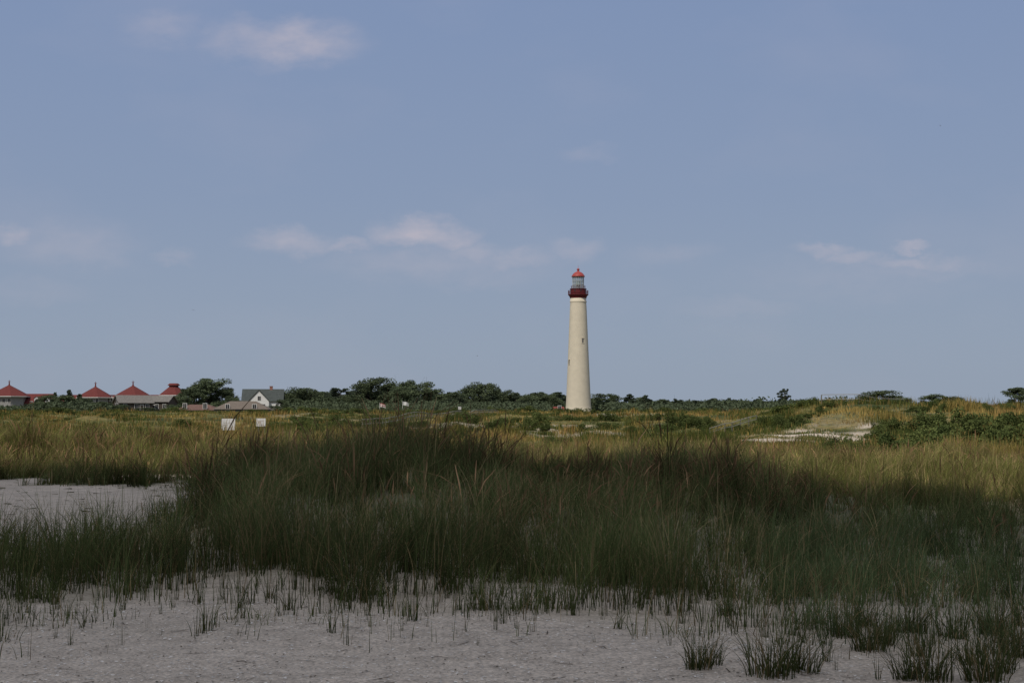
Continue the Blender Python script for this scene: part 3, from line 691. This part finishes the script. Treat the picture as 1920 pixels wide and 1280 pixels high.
def flag(u,Y,vt_,col,label):
    x=(u-960)/F*Y; g=Hs(x,Y); H_=CAMH+(HOR-vt_)/F*Y-g
    e=new_obj("flagpole",None,label=label,cat="flag",group="small flags on poles",loc=(x,Y,g))
    mb=MB(M_white); mb.tube((0,0,-.3),(0,0,H_),.06,.04,6); new_obj("pole",mb.mesh("pole"),parent=e)
    mb=MB(*col); nx=8; 
    for r_ in range(4):
        for c_ in range(nx):
            f=lambda c,r:(.05+c*.2,.15*math.sin(c*.9+r*.2),H_-.1-r*.25-.02*c*c*.3)
            mb.poly([f(c_,r_),f(c_,r_+1),f(c_+1,r_+1),f(c_+1,r_)], r_%len(col))
    new_obj("flag",mb.mesh("flag"),parent=e)
flag(755,440,752,(M_white,),"white flag flying on a pole above shrubs")
flag(712,440,755,(M_red,M_white),"small red and white flag on a pole")
mb=MB(M_post); x=(862-960)/F*300
e=new_obj("marker_post",None,label="slim dark wooden marker post in the meadow",cat="post",loc=(x,300,Hs(x,300)))
mb.box(-.12,.12,-.12,.12,-.4,2.0); new_obj("post",mb.mesh("post"),parent=e); mb=MB(M_mark); mb.box(-.3,.3,-.2,-.13,1.4,1.95); new_obj("plate",mb.mesh("plate"),parent=e)

M_gull=mat("gull_plumage",(.16,.16,.17),.8,.2,5)
def gull(u,v,Y,span,rz,roll):
    x=(u-960)/F*Y; z=CAMH+(HOR-v)/F*Y
    mb=MB(M_gull); s=span/1.3
    pr=[(-.22,.005),(-.16,.04),(-.03,.07),(.1,.055),(.17,.035),(.2,.035),(.235,.015),(.27,.004)]
    for q,(yy,r_) in enumerate(pr):
        for k in range(8):
            a=k*math.pi/4; mb.v.append((r_*math.cos(a)*s,yy*s,r_*math.sin(a)*s))
    for q in range(len(pr)-1):
        for k in range(8):
            mb.f.append([q*8+k,q*8+(k+1)%8,(q+1)*8+(k+1)%8,(q+1)*8+k]); mb.m.append(0)
    for sg in(-1,1):
        W_=[(.04,.10,-.06,.02),(.3,.14,-.02,.14),(.48,.08,-.04,.11),(.66,-.04,-.07,.03)]
        for a,c in zip(W_[:-1],W_[1:]): mb.poly([(sg*a[0]*s,a[1]*s,a[3]*s),(sg*c[0]*s,c[1]*s,c[3]*s),(sg*c[0]*s,c[2]*s,c[3]*s),(sg*a[0]*s,a[2]*s,a[3]*s)])
    o=new_obj("gull",mb.mesh("gull"),label="grey gull gliding with spread wings in the sky",cat="bird",group="gulls in flight",loc=(x,Y,z),rotz=rz); o.rotation_euler[1]=roll
gull(361,581,420,1.3,.4,.2); gull(895,667,460,1.2,-.6,.1); gull(1770,232,330,.7,.8,.3)

# ------------------------------------------------------------ sun, shading cloud, world
el=math.radians(50); az=math.radians(180+28)
sd=Vector((math.sin(az)*math.cos(el),math.cos(az)*math.cos(el),math.sin(el)))
sl=bpy.data.lights.new("sun",'SUN'); sl.energy=2.9; sl.angle=math.radians(.5); sl.color=(1,.93,.82)
so=bpy.data.objects.new("sun",sl); COL.objects.link(so); so.rotation_euler=sd.to_track_quat('Z','Y').to_euler()
CH=320; off=Vector((sd.x,sd.y,0))*(CH/sd.z)
pts=[(-130,74),(-60,58),(-24,51),(-8,44),(2,39),(6,36),(8.2,29.5),(10.5,23.5),(20,13),(45,0),(70,-25),(60,-90),(-20,-120),(-110,-70),(-150,10)]
cx,cy=-30,-20
pa=np.array([math.atan2(p[1]-cy,p[0]-cx) for p in pts]); prr=np.array([math.dist(p,(cx,cy)) for p in pts])
o_=np.argsort(pa); pa=pa[o_]; prr=prr[o_]; pa=np.concatenate([pa-2*np.pi,pa,pa+2*np.pi]); prr=np.tile(prr,3)
nth=720; nrr=26
tt=np.linspace(-np.pi,np.pi,nth,endpoint=False); Rb=np.interp(tt,pa,prr); 
Rb=Rb+ (fbm(np.cos(tt)*14+20,np.sin(tt)*14+20,401,5)-.5)*9
ff=np.linspace(0.02,1,nrr)
Vt=[];Vb=[]
for f in ff:
    xx=cx+off.x+Rb*f*np.cos(tt); yy=cy+off.y+Rb*f*np.sin(tt)
    dome=math.sqrt(max(0,1-f*f))
    bump=fbm(xx/28,yy/28,411,4)
    Vt.append(np.stack([xx,yy,CH+dome*(10+34*bump)*(.3+.7*dome)],1)); Vb.append(np.stack([xx,yy,CH-dome*(2+5*bump)],1))
V=np.vstack(Vt+Vb); Qs=[]
for lay in(0,1):
    b=lay*nrr*nth
    for r_ in range(nrr-1):
        k=np.arange(nth); k2=(k+1)%nth; q=np.stack([b+r_*nth+k,b+r_*nth+k2,b+(r_+1)*nth+k2,b+(r_+1)*nth+k],1)
        Qs.append(q[:, ::-1] if lay==0 else q)
M_cloud=mat("cloud_vapour",(.85,.86,.88),1,.03,.05)
new_obj("cloud",mesh_quads("cloud",V,np.vstack(Qs),M_cloud,None,True),kind="structure",label="broad white cumulus cloud drifting over the beach",cat="cloud")

w=bpy.data.worlds.new("World"); scene.world=w; w.use_nodes=True; nt=w.node_tree; N=nt.nodes.new; L=nt.links.new
bg=nt.nodes["Background"]; bg.inputs[1].default_value=.1
sky=N("ShaderNodeTexSky"); sky.sky_type='NISHITA'; sky.sun_disc=False; sky.sun_elevation=el; sky.sun_rotation=az; sky.dust_density=2.0; sky.air_density=1.0
tc=N("ShaderNodeTexCoord"); sep=N("ShaderNodeSeparateXYZ"); L(tc.outputs["Generated"],sep.inputs[0])
def M(op,a,b=None,c=None,clamp=False):
    m=N("ShaderNodeMath"); m.operation=op; m.use_clamp=clamp
    for i_,q in enumerate((a,b,c)):
        if q is None: continue
        if isinstance(q,(int,float)): m.inputs[i_].default_value=q
        else: L(q,m.inputs[i_])
    return m.outputs[0]
rp=N("ShaderNodeValToRGB"); L(sep.outputs[2],rp.inputs[0]); e=rp.color_ramp.elements
st=[(0,(.298,.355,.446)),(.05,(.280,.342,.450)),(.14,(.242,.310,.452)),(.27,(.212,.286,.458)),(.5,(.40,.43,.48)),(.9,(.48,.49,.52))]
while len(e)<len(st): e.new(.5)
for k,(p_,c_) in enumerate(st): e[k].position=p_; e[k].color=(*c_,1)
hz=N("ShaderNodeVectorMath"); hz.operation='SCALE'; hz.inputs["Scale"].default_value=10; L(rp.outputs[0],hz.inputs[0])
f=N("ShaderNodeMapRange"); f.interpolation_type='SMOOTHSTEP'; L(sep.outputs[2],f.inputs[0]); f.inputs[1].default_value=.28; f.inputs[2].default_value=.7; f.inputs[3].default_value=.93; f.inputs[4].default_value=.65
mx=N("ShaderNodeMix"); mx.data_type='RGBA'; L(f.outputs[0],mx.inputs[0]); L(sky.outputs[0],mx.inputs[6]); L(hz.outputs[0],mx.inputs[7])
fy=M('MAXIMUM',sep.outputs[1],.05); ax=M('DIVIDE',sep.outputs[0],fy); ez=M('DIVIDE',sep.outputs[2],fy)
cmb=N("ShaderNodeCombineXYZ"); L(ax,cmb.inputs[0]); L(ez,cmb.inputs[1])
n1=N("ShaderNodeTexNoise"); n1.inputs["Scale"].default_value=34; n1.inputs["Detail"].default_value=7; n1.inputs["Roughness"].default_value=.62
mp=N("ShaderNodeMapping"); mp.inputs["Scale"].default_value=(1,1.9,1); L(cmb.outputs[0],mp.inputs[0]); L(mp.outputs[0],n1.inputs["Vector"])
wv=N("ShaderNodeVectorMath"); wv.operation='SUBTRACT'; L(n1.outputs["Color"],wv.inputs[0]); wv.inputs[1].default_value=(.5,.5,.5)
ws=N("ShaderNodeVectorMath"); ws.operation='SCALE'; L(wv.outputs[0],ws.inputs[0]); ws.inputs["Scale"].default_value=.026
pw=N("ShaderNodeVectorMath"); pw.operation='ADD'; L(cmb.outputs[0],pw.inputs[0]); L(ws.outputs[0],pw.inputs[1])
CL=[(545,72,125,46,.55),(450,62,90,40,.33),(600,86,60,32,.36),(300,42,75,38,.22),
 (540,452,85,26,.44),(650,458,60,16,.36),(775,436,85,28,.66),(835,448,60,30,.55),(880,475,80,24,.32),(960,488,80,24,.30),(800,495,200,34,.2),
 (1080,466,50,24,.25),(1250,478,90,26,.13),(1550,468,60,16,.44),(1600,484,60,18,.38),(1712,460,40,10,.45),(1700,488,80,16,.38),(1770,496,50,14,.28),(1700,505,220,24,.14),
 (20,436,30,18,.30),(130,460,130,46,.2),(180,480,70,20,.17),(325,482,42,15,.18),(1105,288,55,18,.13),(1390,575,120,22,.11),(1600,520,240,50,.10),(60,545,120,25,.08),(900,520,160,24,.12)]
tot=None
for u,v,rw,rh,s_ in CL:
    c=((u-960)/F,(HOR-v)/F)
    sb=N("ShaderNodeVectorMath"); sb.operation='SUBTRACT'; L(pw.outputs[0],sb.inputs[0]); sb.inputs[1].default_value=(c[0],c[1],0)
    ml=N("ShaderNodeVectorMath"); ml.operation='MULTIPLY'; L(sb.outputs[0],ml.inputs[0]); ml.inputs[1].default_value=(F/rw,F/rh,0)
    ln=N("ShaderNodeVectorMath"); ln.operation='LENGTH'; L(ml.outputs[0],ln.inputs[0])
    mr=N("ShaderNodeMapRange"); mr.interpolation_type='SMOOTHSTEP'; L(ln.outputs["Value"],mr.inputs[0]); mr.inputs[1].default_value=1.4; mr.inputs[2].default_value=.1; mr.inputs[3].default_value=0; mr.inputs[4].default_value=s_
    tot=mr.outputs[0] if tot is None else M('MAXIMUM',tot,mr.outputs[0])
n2=N("ShaderNodeTexNoise"); n2.inputs["Scale"].default_value=60; n2.inputs["Detail"].default_value=6; L(mp.outputs[0],n2.inputs["Vector"])
nm=N("ShaderNodeMapRange"); L(n2.outputs[0],nm.inputs[0]); nm.inputs[1].default_value=.3; nm.inputs[2].default_value=.62; nm.inputs[3].default_value=.5; nm.inputs[4].default_value=1
cov=M('MULTIPLY',tot,nm.outputs[0]); cov=M('MULTIPLY',cov,M('GREATER_THAN',sep.outputs[1],.1))
n3=N("ShaderNodeTexNoise"); n3.inputs["Scale"].default_value=7; n3.inputs["Detail"].default_value=5; L(mp.outputs[0],n3.inputs["Vector"])
n3m=N("ShaderNodeMapRange"); L(n3.outputs[0],n3m.inputs[0]); n3m.inputs[1].default_value=.5; n3m.inputs[2].default_value=.8; n3m.inputs[3].default_value=0; n3m.inputs[4].default_value=.10
cov=M('ADD',cov,n3m.outputs[0],clamp=True)
mc=N("ShaderNodeMix"); mc.data_type='RGBA'; L(cov,mc.inputs[0]); L(mx.outputs[2],mc.inputs[6]); mc.inputs[7].default_value=(5.4,4.9,5.4,1)
L(mc.outputs[2],bg.inputs[0])

# ------------------------------------------------------------ camera
cam=bpy.data.cameras.new("camera"); cam.lens=36*F/1920; cam.sensor_width=36; cam.clip_end=20000; cam.clip_start=.1
co=bpy.data.objects.new("camera",cam); COL.objects.link(co); co.location=(0,0,CAMH); co.rotation_euler=(math.pi/2+math.atan(150/F),0,0)
scene.camera=co
scene.view_settings.view_transform='Standard'; scene.view_settings.look='None'; scene.view_settings.exposure=0
